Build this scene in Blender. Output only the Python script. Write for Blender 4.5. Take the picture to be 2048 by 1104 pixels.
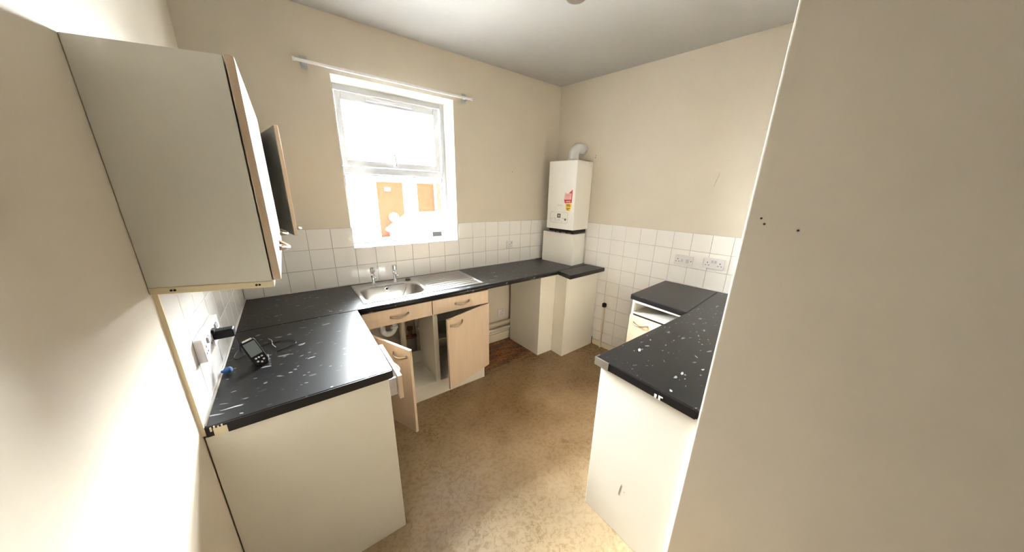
import bpy, bmesh, math, random
from mathutils import Vector, Matrix

random.seed(7)
C = bpy.context.scene.collection
for o in list(bpy.data.objects):
    bpy.data.objects.remove(o)
pi = math.pi

# ------------------------------------------------------------------ camera
scn = bpy.context.scene
F_PX, CX, CY = 595.63, 1038.0, 565.87
yaw, pitch, roll = 0.6561, -0.2941, 0.0261
cd = bpy.data.cameras.new('camera')
cam = bpy.data.objects.new('camera', cd)
C.objects.link(cam)
fwd = Vector((math.sin(yaw) * math.cos(pitch), math.cos(yaw) * math.cos(pitch), math.sin(pitch)))
rgt = Vector((math.cos(yaw), -math.sin(yaw), 0))
upv = rgt.cross(fwd)
r2 = rgt * math.cos(roll) + upv * math.sin(roll)
u2 = upv * math.cos(roll) - rgt * math.sin(roll)
M = Matrix((r2, u2, -fwd)).transposed().to_4x4()
M.translation = Vector((0.3294, -2.6458, 1.6675))
cam.matrix_world = M
cd.sensor_fit = 'HORIZONTAL'
cd.sensor_width = 36.0
cd.lens = F_PX / 2048 * 36.0
cd.shift_x = -(CX - 1024) / 2048
cd.shift_y = (CY - 552) / 2048
cd.clip_start = 0.02
scn.camera = cam

# ------------------------------------------------------------------ light
SKY = 30.0
world = bpy.data.worlds.new('overcast_sky')
scn.world = world
world.use_nodes = True
wn = world.node_tree.nodes
# overcast sky: three times as bright overhead as at the horizon, pale ground below it
wl = world.node_tree.links
tc = wn.new('ShaderNodeTexCoord'); sp = wn.new('ShaderNodeSeparateXYZ'); rp_ = wn.new('ShaderNodeValToRGB')
wl.new(tc.outputs['Generated'], sp.inputs[0])
ml = wn.new('ShaderNodeMath'); ml.operation = 'MULTIPLY_ADD'; ml.inputs[1].default_value = 0.5; ml.inputs[2].default_value = 0.5
wl.new(sp.outputs[2], ml.inputs[0]); wl.new(ml.outputs[0], rp_.inputs[0])
e_ = rp_.color_ramp.elements
e_[0].position = 0.0; e_[0].color = (.10, .10, .10, 1)
e_[1].position = 1.0; e_[1].color = (.93, .97, 1.0, 1)
for p_, c_ in ((.495, .10), (.505, .33)):
    k_ = e_.new(p_); k_.color = (c_ * .95, c_ * .98, c_, 1)
wl.new(rp_.outputs[0], wn['Background'].inputs[0])
wn['Background'].inputs[1].default_value = SKY

pl = bpy.data.lights.new('window_portal', 'AREA')
pl.shape = 'RECTANGLE'
pl.size, pl.size_y = 0.92, 1.22
pl.cycles.is_portal = True
po = bpy.data.objects.new('window_portal', pl)
C.objects.link(po)
po.location = (1.155, 0.33, 1.81)
po.rotation_euler = (-pi / 2, 0, 0)

hl = bpy.data.lights.new('fill_lamp', 'AREA')  # added fill light, out of view behind the camera, lifts the shaded near faces
hl.shape = 'DISK'
hl.size = 0.5
hl.energy = 0.3
hl.color = (1.0, 0.90, 0.76)
ho = bpy.data.objects.new('fill_lamp', hl)
C.objects.link(ho)
ho.location = (0.75, -4.6, 2.70)

scn.view_settings.view_transform = 'Standard'
scn.view_settings.look = 'None'
scn.view_settings.exposure = 4.3
scn.view_settings.gamma = 1.0
scn.view_settings.use_curve_mapping = False

# ------------------------------------------------------------------ helpers
def srgb(r, g, b):
    f = lambda c: (c / 255 / 12.92) if c / 255 <= 0.04045 else ((c / 255 + 0.055) / 1.055) ** 2.4
    return (f(r), f(g), f(b))

class MB:
    """collects shapes, builds ONE mesh object"""
    def __init__(s):
        s.v, s.f, s.sm = [], [], []
    def add(s, vs, fs, smooth=False, M=None):
        n = len(s.v)
        for v in vs:
            v = Vector(v)
            s.v.append(tuple(M @ v) if M else tuple(v))
        for f in fs:
            s.f.append([i + n for i in f]); s.sm.append(smooth)
        return s
    def box(s, x0, y0, z0, x1, y1, z1, M=None):
        vs = [(x0, y0, z0), (x1, y0, z0), (x1, y1, z0), (x0, y1, z0), (x0, y0, z1), (x1, y0, z1), (x1, y1, z1), (x0, y1, z1)]
        return s.add(vs, [(0, 3, 2, 1), (4, 5, 6, 7), (0, 1, 5, 4), (1, 2, 6, 5), (2, 3, 7, 6), (3, 0, 4, 7)], M=M)
    def prism(s, pts, z0, z1, M=None):
        a = sum(pts[i][0] * pts[(i + 1) % len(pts)][1] - pts[(i + 1) % len(pts)][0] * pts[i][1] for i in range(len(pts)))
        if a < 0: pts = pts[::-1]
        n = len(pts)
        vs = [(x, y, z0) for x, y in pts] + [(x, y, z1) for x, y in pts]
        fs = [tuple(range(n - 1, -1, -1)), tuple(range(n, 2 * n))] + [(i, (i + 1) % n, n + (i + 1) % n, n + i) for i in range(n)]
        return s.add(vs, fs, M=M)
    def tube(s, path, r, seg=8, caps=True, flat=1.0):
        P = [Vector(p) for p in path]
        rs = r if isinstance(r, (list, tuple)) else [r] * len(P)
        ref = None; vs = []; fs = []
        for i, p in enumerate(P):
            t = (P[min(i + 1, len(P) - 1)] - P[max(i - 1, 0)]).normalized()
            if ref is None:
                ref = Vector((0, 0, 1)) if abs(t.z) < 0.9 else Vector((1, 0, 0))
            a = t.cross(ref).normalized(); b = a.cross(t).normalized(); ref = b
            for k in range(seg):
                an = 2 * pi * k / seg
                vs.append(tuple(p + a * math.cos(an) * rs[i] + b * math.sin(an) * rs[i] * flat))
        for i in range(len(P) - 1):
            for k in range(seg):
                fs.append((i * seg + k, i * seg + (k + 1) % seg, (i + 1) * seg + (k + 1) % seg, (i + 1) * seg + k))
        s.add(vs, fs, smooth=True)
        if caps:
            n = len(s.v) - len(vs)
            s.f.append([n + k for k in range(seg)][::-1]); s.sm.append(False)
            s.f.append([n + (len(P) - 1) * seg + k for k in range(seg)]); s.sm.append(False)
        return s
    def lathe(s, prof, seg=24, M=None, smooth=True):
        """profile (r, z) round local z"""
        vs = []; fs = []
        for r, z in prof:
            for k in range(seg):
                a = 2 * pi * k / seg
                vs.append((r * math.cos(a), r * math.sin(a), z))
        for i in range(len(prof) - 1):
            for k in range(seg):
                fs.append((i * seg + k, i * seg + (k + 1) % seg, (i + 1) * seg + (k + 1) % seg, (i + 1) * seg + k))
        s.add(vs, fs, smooth=smooth, M=M)
        n = len(s.v) - len(vs)
        if prof[0][0] > 1e-5:
            s.f.append([n + k for k in range(seg)][::-1]); s.sm.append(False)
        if prof[-1][0] > 1e-5:
            s.f.append([n + (len(prof) - 1) * seg + k for k in range(seg)]); s.sm.append(False)
        return s
    def mesh(s, name, mat):
        me = bpy.data.meshes.new(name)
        me.from_pydata(s.v, [], s.f)
        me.polygons.foreach_set('use_smooth', s.sm)
        me.materials.append(mat)
        me.update()
        return me
    def build(s, name, mat, parent=None, bevel=0, seg=2):
        o = bpy.data.objects.new(name, s.mesh(name, mat))
        C.objects.link(o)
        if parent: o.parent = parent
        if bevel:
            b = o.modifiers.new('bevel', 'BEVEL'); b.width = bevel; b.segments = seg; b.limit_method = 'ANGLE'; b.angle_limit = 0.6
        return o

def empty(name, loc=(0, 0, 0), rz=0.0, parent=None):
    o = bpy.data.objects.new(name, None)
    C.objects.link(o); o.empty_display_size = 0.1
    o.location = loc; o.rotation_euler = (0, 0, rz)
    if parent: o.parent = parent
    return o
def tag(o, label, cat, group=None):
    o['label'] = label; o['category'] = cat
    if group: o['group'] = group
    return o
def struct(o, label=None):
    o['kind'] = 'structure'
    if label: o['label'] = label
    return o

# ------------------------------------------------------------------ materials
def mat(name, col, rough=0.5, metal=0.0, spec=0.5, coat=0.0):
    m = bpy.data.materials.new(name); m.use_nodes = True
    b = m.node_tree.nodes['Principled BSDF']
    b.inputs['Base Color'].default_value = (*col, 1)
    b.inputs['Roughness'].default_value = rough
    b.inputs['Metallic'].default_value = metal
    b.inputs['Specular IOR Level'].default_value = spec
    if coat: b.inputs['Coat Weight'].default_value = coat; b.inputs['Coat Roughness'].default_value = 0.1
    return m
def nd(m, t, **kw):
    n = m.node_tree.nodes.new(t)
    for k, v in kw.items():
        if k.startswith('_'): setattr(n, k[1:], v)
        else: n.inputs[k.replace('__', ' ')].default_value = v
    return n
def lk(m, a, b): m.node_tree.links.new(a, b)
def bs(m): return m.node_tree.nodes['Principled BSDF']
def ramp(m, src, p0, c0, p1, c1):
    r = m.node_tree.nodes.new('ShaderNodeValToRGB')
    e = r.color_ramp.elements
    e[0].position = p0; e[0].color = (*c0, 1); e[1].position = p1; e[1].color = (*c1, 1)
    lk(m, src, r.inputs[0]); return r.outputs[0]
def coords(m, kind='Object', scale=(1, 1, 1), rot=(0, 0, 0)):
    tc = nd(m, 'ShaderNodeTexCoord'); mp = nd(m, 'ShaderNodeMapping')
    mp.inputs['Scale'].default_value = scale; mp.inputs['Rotation'].default_value = rot
    lk(m, tc.outputs[kind], mp.inputs[0]); return mp.outputs[0]
def bump(m, src, strength, dist=0.002):
    b = nd(m, 'ShaderNodeBump'); b.inputs['Strength'].default_value = strength; b.inputs['Distance'].default_value = dist
    lk(m, src, b.inputs['Height']); lk(m, b.outputs[0], bs(m).inputs['Normal'])
def noise(m, vec, scale, detail=3, rough=0.5):
    n = nd(m, 'ShaderNodeTexNoise'); n.inputs['Scale'].default_value = scale; n.inputs['Detail'].default_value = detail; n.inputs['Roughness'].default_value = rough
    lk(m, vec, n.inputs['Vector']); return n
def mixc(m, fac, a, b, mode='MIX'):
    n = m.node_tree.nodes.new('ShaderNodeMix'); n.data_type = 'RGBA'; n.blend_type = mode
    for idx, val in ((0, fac), (6, a), (7, b)):
        if hasattr(val, 'is_output'): lk(m, val, n.inputs[idx])
        elif idx == 0: n.inputs[0].default_value = val
        else: n.inputs[idx].default_value = (*val, 1)
    return n.outputs[2]
def math_(m, op, a, b=None):
    n = m.node_tree.nodes.new('ShaderNodeMath'); n.operation = op
    for i, v in ((0, a), (1, b)):
        if v is None: continue
        if hasattr(v, 'is_output'): lk(m, v, n.inputs[i])
        else: n.inputs[i].default_value = v
    return n.outputs[0]

def paint(name, col, rough=0.55):
    m = mat(name, col, rough, spec=0.35)
    v = coords(m)
    n = noise(m, v, 3.0, 4)
    lk(m, ramp(m, n.outputs[0], 0.3, tuple(c * 0.955 for c in col), 0.7, col), bs(m).inputs['Base Color'])
    n2 = noise(m, v, 140.0, 3)
    bump(m, n2.outputs[0], 0.12, 0.002)
    return m
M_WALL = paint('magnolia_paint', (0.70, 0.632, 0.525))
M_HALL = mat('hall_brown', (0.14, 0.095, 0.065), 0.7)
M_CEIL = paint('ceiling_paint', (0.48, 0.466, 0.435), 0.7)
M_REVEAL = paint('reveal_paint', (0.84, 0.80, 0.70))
M_SKIRT = mat('skirting_gloss', (0.74, 0.66, 0.50), 0.35)
M_TILE = mat('white_glazed_tile', (0.86, 0.835, 0.80), 0.10, spec=0.5)
v = coords(M_TILE); bump(M_TILE, noise(M_TILE, v, 22, 2).outputs[0], 0.05, 0.004)
M_GROUT = mat('tile_grout', (0.46, 0.43, 0.39), 0.9)
M_SEAL = mat('white_sealant', (0.86, 0.85, 0.82), 0.3)
M_WHITE = mat('white_laminate', (0.80, 0.765, 0.67), 0.33)
v = coords(M_WHITE); nn = noise(M_WHITE, v, 2.2, 5)
lk(M_WHITE, ramp(M_WHITE, nn.outputs[0], 0.25, (0.765, 0.73, 0.635), 0.65, (0.81, 0.775, 0.685)), bs(M_WHITE).inputs['Base Color'])
M_GREYLAM = mat('cabinet_grey_white_laminate', (0.80, 0.785, 0.72), 0.45)
M_EDGE = mat('cream_edging', (0.78, 0.68, 0.46), 0.6)
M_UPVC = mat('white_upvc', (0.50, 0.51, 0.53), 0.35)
M_RAIL = mat('rail_gloss_white', (0.88, 0.88, 0.88), 0.3)
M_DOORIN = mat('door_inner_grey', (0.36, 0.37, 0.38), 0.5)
M_PLASTIC = mat('white_plastic', (0.71, 0.675, 0.67), 0.3)
M_PLASTIC2 = mat('waste_white_plastic', (0.78, 0.78, 0.78), 0.35)
M_BLACKP = mat('black_plastic', (0.006, 0.006, 0.007), 0.5, spec=0.25)
M_HOLE = mat('dark_hole', (0.01, 0.008, 0.007), 0.9)
M_BOILER = mat('boiler_white_enamel', (0.82, 0.80, 0.745), 0.28)
M_BOILGREY = mat('boiler_grey_plastic', (0.55, 0.54, 0.51), 0.4)
M_LCD = mat('lcd_grey', (0.10, 0.11, 0.11), 0.2)
M_CHROME = mat('chrome', (0.80, 0.81, 0.82), 0.08, 1.0)
M_NICKEL = mat('brushed_nickel', (0.46, 0.38, 0.29), 0.28, 1.0)
M_ALU = mat('aluminium_strip', (0.75, 0.75, 0.74), 0.3, 1.0)
M_COPPER = mat('tarnished_copper', (0.30, 0.13, 0.07), 0.45, 0.8)
M_RED = mat('sticker_red', (0.58, 0.02, 0.03), 0.4)
M_PINK = mat('sticker_pink', (0.80, 0.52, 0.46), 0.4)
M_YELLOW = mat('sticker_yellow', (0.85, 0.58, 0.05), 0.4)
M_BLUE = mat('blue_plastic', (0.01, 0.10, 0.30), 0.35)
M_SCREEN = mat('phone_screen_grey', (0.22, 0.25, 0.25), 0.15)
M_CABLE = mat('black_cable', (0.008, 0.008, 0.009), 0.5, spec=0.2)
M_PIPEW = mat('painted_pipe', (0.72, 0.63, 0.48), 0.4)

def wood(name, a, b, vert=True):
    m = mat(name, a, 0.36)
    v = coords(m, scale=(9, 9, 0.7) if vert else (0.7, 9, 9))
    w = noise(m, v, 5.0, 6, 0.6)
    lk(m, ramp(m, w.outputs[0], 0.32, b, 0.68, a), bs(m).inputs['Base Color'])
    return m
M_WOOD = wood('light_beech_laminate', (0.66, 0.525, 0.385), (0.60, 0.465, 0.33))

def worktop_mat(amount=1.0):
    m = mat('black_flecked_worktop', (0.008, 0.008, 0.009), 0.27, spec=0.38)
    v = coords(m, kind='Object')
    # distorted, stretched cells; a fleck sits in some of them
    nz = noise(m, v, 5.0, 2)
    add = m.node_tree.nodes.new('ShaderNodeVectorMath'); add.operation = 'ADD'
    sc = m.node_tree.nodes.new('ShaderNodeVectorMath'); sc.operation = 'SCALE'; sc.inputs['Scale'].default_value = 0.16
    lk(m, nz.outputs['Color'], sc.inputs[0]); lk(m, v, add.inputs[0]); lk(m, sc.outputs[0], add.inputs[1])
    def flecks(scale, stretch, rot, thr, keep):
        mp = nd(m, 'ShaderNodeMapping'); mp.inputs['Scale'].default_value = stretch; mp.inputs['Rotation'].default_value = (0, 0, rot)
        lk(m, add.outputs[0], mp.inputs[0])
        vo = nd(m, 'ShaderNodeTexVoronoi'); vo.inputs['Scale'].default_value = scale; vo.inputs['Randomness'].default_value = 1.0
        lk(m, mp.outputs[0], vo.inputs['Vector'])
        sep = m.node_tree.nodes.new('ShaderNodeSeparateColor'); lk(m, vo.outputs['Color'], sep.inputs[0])
        near = math_(m, 'LESS_THAN', vo.outputs['Distance'], thr)
        some = math_(m, 'LESS_THAN', sep.outputs[0], keep)
        lum = math_(m, 'MULTIPLY', sep.outputs[1], math_(m, 'MULTIPLY', near, some))
        return lum
    f1 = flecks(25, (0.42, 1.6, 1.0), 0.25, 0.20, 0.40)
    f2 = flecks(50, (0.5, 1.4, 1.0), -0.5, 0.20, 0.30)
    tot = math_(m, 'MULTIPLY', math_(m, 'MAXIMUM', f1, f2), 0.85 * amount)
    cl = noise(m, v, 9.0, 4)
    base = ramp(m, cl.outputs[0], 0.35, (0.0070, 0.0070, 0.0075), 0.75, (0.0085, 0.0085, 0.0092))
    lk(m, mixc(m, tot, base, (0.40, 0.40, 0.42)), bs(m).inputs['Base Color'])
    r = noise(m, v, 4.0, 4)
    lk(m, ramp(m, r.outputs[0], 0.3, (0.29,) * 3, 0.7, (0.30,) * 3), bs(m).inputs['Roughness'])
    bump(m, noise(m, v, 260, 2).outputs[0], 0.06, 0.001)
    return m
M_TOP = worktop_mat()
M_TOP2 = worktop_mat(0.12)
M_TOPEDGE = mat('black_worktop_edge', (0.006, 0.006, 0.008), 0.35)
M_CHIP = mat('chipped_chipboard', (0.72, 0.62, 0.45), 0.9)

def steel_mat():
    m = mat('stainless_steel', (0.40, 0.388, 0.368), 0.3, 1.0)
    v = coords(m, scale=(1, 30, 30))
    n = noise(m, v, 14, 4)
    lk(m, ramp(m, n.outputs[0], 0.3, (0.28,) * 3, 0.7, (0.32,) * 3), bs(m).inputs['Roughness'])
    return m
M_STEEL = steel_mat()

def floor_mat():
    m = mat('worn_floor_sheet', (0.33, 0.22, 0.11), 0.4)
    v = coords(m, kind='Object')
    warp = noise(m, v, 3.0, 5)
    add = m.node_tree.nodes.new('ShaderNodeVectorMath'); add.operation = 'ADD'
    sc = m.node_tree.nodes.new('ShaderNodeVectorMath'); sc.operation = 'SCALE'; sc.inputs['Scale'].default_value = 0.20
    lk(m, warp.outputs['Color'], sc.inputs[0]); lk(m, v, add.inputs[0]); lk(m, sc.outputs[0], add.inputs[1])
    big = noise(m, add.outputs[0], 2.6, 5, 0.6)
    fine = noise(m, v, 40, 5, 0.7)
    fine.inputs['Distortion'].default_value = 0.6
    c1 = ramp(m, big.outputs[0], 0.33, (0.20, 0.120, 0.045), 0.68, (0.34, 0.225, 0.105))
    c2 = ramp(m, fine.outputs[0], 0.36, (0.62, 0.57, 0.50), 0.62, (1.06, 1.05, 1.03))
    patch = noise(m, v, 4.2, 4, 0.6)
    pf = ramp(m, patch.outputs[0], 0.36, (0.05,) * 3, 0.64, (0.75,) * 3)
    col = mixc(m, math_(m, 'MULTIPLY', pf, 0.7), c1, c2, 'MULTIPLY')
    # window light painted mildly into the floor: paler towards the camera, blotchy outline
    sx = m.node_tree.nodes.new('ShaderNodeSeparateXYZ'); lk(m, v, sx.inputs[0])
    wob = math_(m, 'MULTIPLY', math_(m, 'SUBTRACT', big.outputs[0], 0.5), 1.6)
    tt = math_(m, 'ADD', math_(m, 'ADD', math_(m, 'MULTIPLY', sx.outputs[0], -0.35), math_(m, 'MULTIPLY', sx.outputs[1], -1.0)), wob)
    light_mask = ramp(m, tt, 0.30, (0, 0, 0), 0.95, (1, 1, 1))
    pale = mixc(m, pf, mixc(m, pf, (0.52, 0.42, 0.285), (0.43, 0.33, 0.205)), c2, 'MULTIPLY')
    col = mixc(m, math_(m, 'MULTIPLY', light_mask, 0.45), col, pale)
    # bare reddish boards stain in the appliance gap
    wv = nd(m, 'ShaderNodeMapping'); wv.inputs['Scale'].default_value = (1.2, 7, 1); wv.inputs['Rotation'].default_value = (0, 0, 0.5)
    lk(m, v, wv.inputs[0])
    st = noise(m, wv.outputs[0], 3.0, 5, 0.6)
    stc = ramp(m, st.outputs[0], 0.35, (0.055, 0.018, 0.006), 0.66, (0.30, 0.11, 0.035))
    dx = math_(m, 'MULTIPLY', math_(m, 'ABSOLUTE', math_(m, 'SUBTRACT', sx.outputs[0], 1.85)), 1.15)
    dy = math_(m, 'ABSOLUTE', math_(m, 'ADD', sx.outputs[1], 0.0))
    d = math_(m, 'ADD', math_(m, 'MAXIMUM', dx, dy), math_(m, 'MULTIPLY', math_(m, 'SUBTRACT', st.outputs[0], 0.5), 0.35))
    k = ramp(m, d, 0.40, (1, 1, 1), 0.58, (0, 0, 0))
    col = mixc(m, k, col, stc)
    # a few dark marks
    sp = noise(m, v, 7.5, 3, 0.55)
    spk = ramp(m, sp.outputs[0], 0.66, (0, 0, 0), 0.72, (1, 1, 1))
    col = mixc(m, math_(m, 'MULTIPLY', spk, 0.5), col, (0.10, 0.065, 0.03))
    lk(m, col, bs(m).inputs['Base Color'])
    lk(m, ramp(m, fine.outputs[0], 0.36, (0.14,) * 3, 0.62, (0.46,) * 3), bs(m).inputs['Roughness'])
    bump(m, fine.outputs[0], 0.32, 0.004)
    return m
M_FLOOR = floor_mat()

def glass_mat():
    m = bpy.data.materials.new('window_glass'); m.use_nodes = True
    nt = m.node_tree; nt.nodes.remove(nt.nodes['Principled BSDF'])
    out = nt.nodes['Material Output']
    tr = nt.nodes.new('ShaderNodeBsdfTransparent'); tr.inputs[0].default_value = (0.96, 0.97, 0.97, 1)
    gl = nt.nodes.new('ShaderNodeBsdfGlossy'); gl.inputs['Roughness'].default_value = 0.02
    fr = nt.nodes.new('ShaderNodeFresnel'); fr.inputs[0].default_value = 1.45
    mx = nt.nodes.new('ShaderNodeMixShader')
    nt.links.new(fr.outputs[0], mx.inputs[0]); nt.links.new(tr.outputs[0], mx.inputs[1]); nt.links.new(gl.outputs[0], mx.inputs[2])
    nt.links.new(mx.outputs[0], out.inputs[0])
    return m
M_GLASS = glass_mat()

# ------------------------------------------------------------------ measured constants
H = 0.922            # worktop height
ZC = 2.754           # ceiling
W, RWS = 2.867, 0.1262     # right wall X at the back corner, and its slope
PHI = math.atan(RWS)
X3, Z0, P = 0.7134, 1.0756, 0.15
WX0, WX1, WZ0, WZ1 = 0.703, 1.607, 1.213, 2.412
def R(t, d=0.0, z=0.0):
    """point on/in front of the right wall: t along it from the back corner, d out into the room"""
    n = math.hypot(1, RWS)
    return (W + (RWS * t - d) / n, (-t - RWS * d) / n, z)

# ------------------------------------------------------------------ room shell
b = MB()
b.box(-2.6, 0, -0.05, WX0, 0.30, ZC + .05).box(WX1, 0, -0.05, W + .2, 0.30, ZC + .05)
b.box(WX0, 0, -0.05, WX1, 0.30, WZ0).box(WX0, 0, WZ1, WX1, 0.30, ZC + .05)
wall_back = struct(b.build('wall_back', M_WALL), 'cream painted back wall with the window')
wall_left = struct(MB().box(-0.15, -2.85, -0.05, 0, 0, ZC + .05).build('wall_left', M_WALL), 'cream painted left wall')
b = MB().box(0, -2.7, -0.05, 0.15, 0.1, ZC + .05)
wall_right = b.build('wall_right', M_WALL)
wall_right.location = (W, 0, 0); wall_right.rotation_euler = (0, 0, PHI)
struct(wall_right, 'cream painted right wall behind the boiler')
WPX = 1.400
WPB = WPX + RWS * .80      # the partition runs square to the right wall's own angle
b = MB().prism([(WPX, -2.338), (3.30, -2.338), (3.30, -2.47), (WPX + .13, -2.47), (WPB + .13, -3.138), (WPB, -3.138)], -0.05, ZC + .05)
wall_near = struct(b.build('wall_near', M_WALL, bevel=0.007, seg=3), 'cream partition wall in the near right foreground')
# unseen hall behind the camera, made wide and dark to absorb bounce light
wall_hall = struct(MB().box(-2.75, -6.2, -0.05, 4.2, -6.05, ZC + .05).box(-2.75, -6.05, -0.05, -2.6, 0.3, ZC + .05).box(3.3, -6.05, -0.05, 3.45, -2.3, ZC + .05).build('wall_hall', M_HALL), 'brown walls of the unseen hall behind the camera, kept dark to absorb bounce light')
hallf = struct(MB().box(-2.6, -6.05, -0.05, 3.3, -3.0, 0).box(-2.6, -3.0, -.05, -.15, 0, 0).build('floor_hall', M_HALL), 'floor of the unseen hall behind the camera, kept dark to absorb bounce light')
floor = struct(MB().box(-.15, -3.0, -0.05, 3.30, 0, 0).build('floor', M_FLOOR), 'worn brown mottled sheet floor')
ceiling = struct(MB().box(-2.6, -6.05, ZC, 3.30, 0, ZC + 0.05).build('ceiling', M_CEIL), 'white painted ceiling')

# reveals of the window opening (part of the back wall)
b = MB()
b.box(WX1 - .004, 0.001, WZ0, WX1 + .0, 0.20, WZ1).box(WX0, 0.001, WZ0, WX0 + .004, 0.20, WZ1).box(WX0, 0.001, WZ1 - .004, WX1, 0.20, WZ1)
b.build('window_reveal', M_REVEAL, wall_back)

# --- tiles: every tile its own object, shared meshes
_tile_cache = {}
def tile_mesh(w, h):
    k = (round(w, 3), round(h, 3))
    if k not in _tile_cache:
        g, t, c = 0.0016, 0.008, 0.0018
        x0, x1, z0, z1 = g, w - g, g, h - g
        vs = [(x0, 0, z0), (x1, 0, z0), (x1, 0, z1), (x0, 0, z1),
              (x0, -t + c, z0), (x1, -t + c, z0), (x1, -t + c, z1), (x0, -t + c, z1),
              (x0 + c, -t, z0 + c), (x1 - c, -t, z0 + c), (x1 - c, -t, z1 - c), (x0 + c, -t, z1 - c)]
        fs = [(0, 1, 5, 4), (1, 2, 6, 5), (2, 3, 7, 6), (3, 0, 4, 7), (4, 5, 9, 8), (5, 6, 10, 9), (6, 7, 11, 10), (7, 4, 8, 11), (8, 9, 10, 11)]
        _tile_cache[k] = MB().add(vs, fs).mesh('tile', M_TILE)
    return _tile_cache[k]
def place_tile(parent, w, h, loc, rz):
    o = bpy.data.objects.new('tile', tile_mesh(w, h))
    C.objects.link(o); o.parent = parent; o.location = loc
    o.rotation_euler = (random.uniform(-.003, .003), 0, rz + random.uniform(-.003, .003))
ROWS = [Z0 - P, Z0, Z0 + P]
TZ = Z0 + 2 * P
# back wall: local x = +X
for i in range(-5, 15):
    a, c = max(X3 + i * P, 0.009), min(X3 + (i + 1) * P, W - .012)
    for r, z in enumerate(ROWS):
        z1 = z + P
        if 0 <= i <= 5:
            if r == 2: continue
            if r == 1: z1 = WZ0
        place_tile(wall_back, c - a, z1 - z, (a, 0, z), 0)
MB().box(0.0, -0.0045, H - .02, W, 0.0, WZ0).build('grout', M_GROUT, wall_back)
MB().box(0.0, -0.0045, WZ0, X3, 0.0, TZ).build('grout', M_GROUT, wall_back)
MB().box(WX1 + .006, -0.0045, WZ0, W, 0.0, TZ).build('grout', M_GROUT, wall_back)
# left wall: local x = -Y (seen from the room), so start at the back corner
L0 = -1.2729
for j in range(-1, 9):
    a, c = L0 + j * P, min(L0 + (j + 1) * P, -0.009)
    for r, z in enumerate(ROWS):
        place_tile(wall_left, c - a, P, (0, a, z), pi / 2)
MB().box(0, L0 - P + .002, H - .02, 0.0045, 0, TZ).build('grout', M_GROUT, wall_left)
MB().box(0.0, L0 - P - .007, H - .03, 0.010, L0 - P + .001, TZ).build('tile_edging', M_EDGE, wall_left)
# right wall (local frame of wall_right: x = 0 is the face, room is x < 0, y = -t)
nn_ = math.hypot(1, RWS)
T0 = 1.0713 * nn_
def tile_right(t0, t1, z, h):
    place_tile(wall_right, t1 - t0, h, (0, -t0, z), -pi / 2)
for j in range(-8, 9):
    t0, t1 = max(T0 + j * P, 0.009), min(T0 + (j + 1) * P, 2.32)
    if t1 - t0 < .02: continue
    for z in ROWS: tile_right(t0, t1, z, P)
    if -4 <= j <= 3:
        for k in range(1, 6):
            tile_right(t0, t1, ROWS[0] - k * P, P)
        tile_right(t0, t1, .065, ROWS[0] - 5 * P - .065)
MB().box(-0.0045, -2.32, H - .02, 0, -.005, TZ).build('grout', M_GROUT, wall_right)
MB().box(-0.0045, -(T0 + 4 * P), .06, 0, -(T0 - 4 * P), H - .02).build('grout', M_GROUT, wall_right)
# sealant beads along the worktops
MB().tube([(0.01, -.009, H + .001), (2.60, -.009, H + .001)], .005, 6).build('sealant', M_SEAL, wall_back)
MB().tube([(.009, -1.42, H + .001), (.009, -.01, H + .001)], .006, 6).build('sealant', M_SEAL, wall_left)
MB().tube([(-.009, -.50, H + .001), (-.009, -.73, H + .001)], .005, 6).build('sealant', M_SEAL, wall_right)
MB().tube([(-.009, -1.38, H + .001), (-.009, -2.3, H + .001)], .004, 6).build('sealant', M_SEAL, wall_right)

# old screw holes and scuffs
def hole(parent, loc, axis, r=.0035):
    Mx = Matrix.Translation(loc) @ (Matrix.Rotation(pi / 2, 4, 'X') if axis == 'y' else Matrix.Rotation(-pi / 2, 4, 'Y'))
    MB().lathe([(r, 0), (r, .0012), (0.0001, .0012)], 8, Mx).build('screw_hole', M_HOLE, parent)
for q in ((-.0002, -.50, 2.03), (-.0002, -.50, 2.05)): hole(wall_right, q, 'x', .004)
hole(wall_back, (2.24, .0003, 1.87), 'y')
for q in ((WPX + .0002, -2.375, 1.615), (WPX + .0002, -2.385, 1.60), (WPX + .0002, -2.46, 1.59)): hole(wall_near, q, 'x', .003)

sf = MB().tube([(-.0006, -1.632, 1.865), (-.0006, -1.628, 1.83), (-.0006, -1.616, 1.79), (-.0006, -1.610, 1.75)], [.0008, .002, .0022, .0008], 6)
sf.build('plaster_scuff', M_CEIL, wall_right)
# skirting
b = MB().box(1.58, -.018, 0, 2.235, 0, .095)
struct(b.build('baseboard_back', M_SKIRT, bevel=.004), 'cream skirting in the appliance gap')
b = MB().box(-.016, -1.42, 0, 0, -.69, .062)
o = b.build('baseboard_right', M_SKIRT, bevel=.004); o.location = (W, 0, 0); o.rotation_euler = (0, 0, PHI)
struct(o, 'low cream skirting under the tiles of the cooker gap')

# ------------------------------------------------------------------ window
win = struct(empty('window_1', (0, 0, 0)), 'white plastic window with an opening top light')
fy0, fy1 = 0.20, 0.27
fr = MB()
fr.box(WX0, fy0, WZ0, WX0 + .036, fy1, WZ1).box(WX1 - .042, fy0, WZ0, WX1, fy1, WZ1)
fr.box(WX0 + .036, fy0, WZ1 - .045, WX1 - .042, fy1, WZ1).box(WX0 + .036, fy0, WZ0, WX1 - .042, fy1, WZ0 + .028)
fr.box(WX0 + .036, fy0, 1.782, WX1 - .042, fy1, 1.836)
fr.build('frame', M_UPVC, win, bevel=.004)
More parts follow.
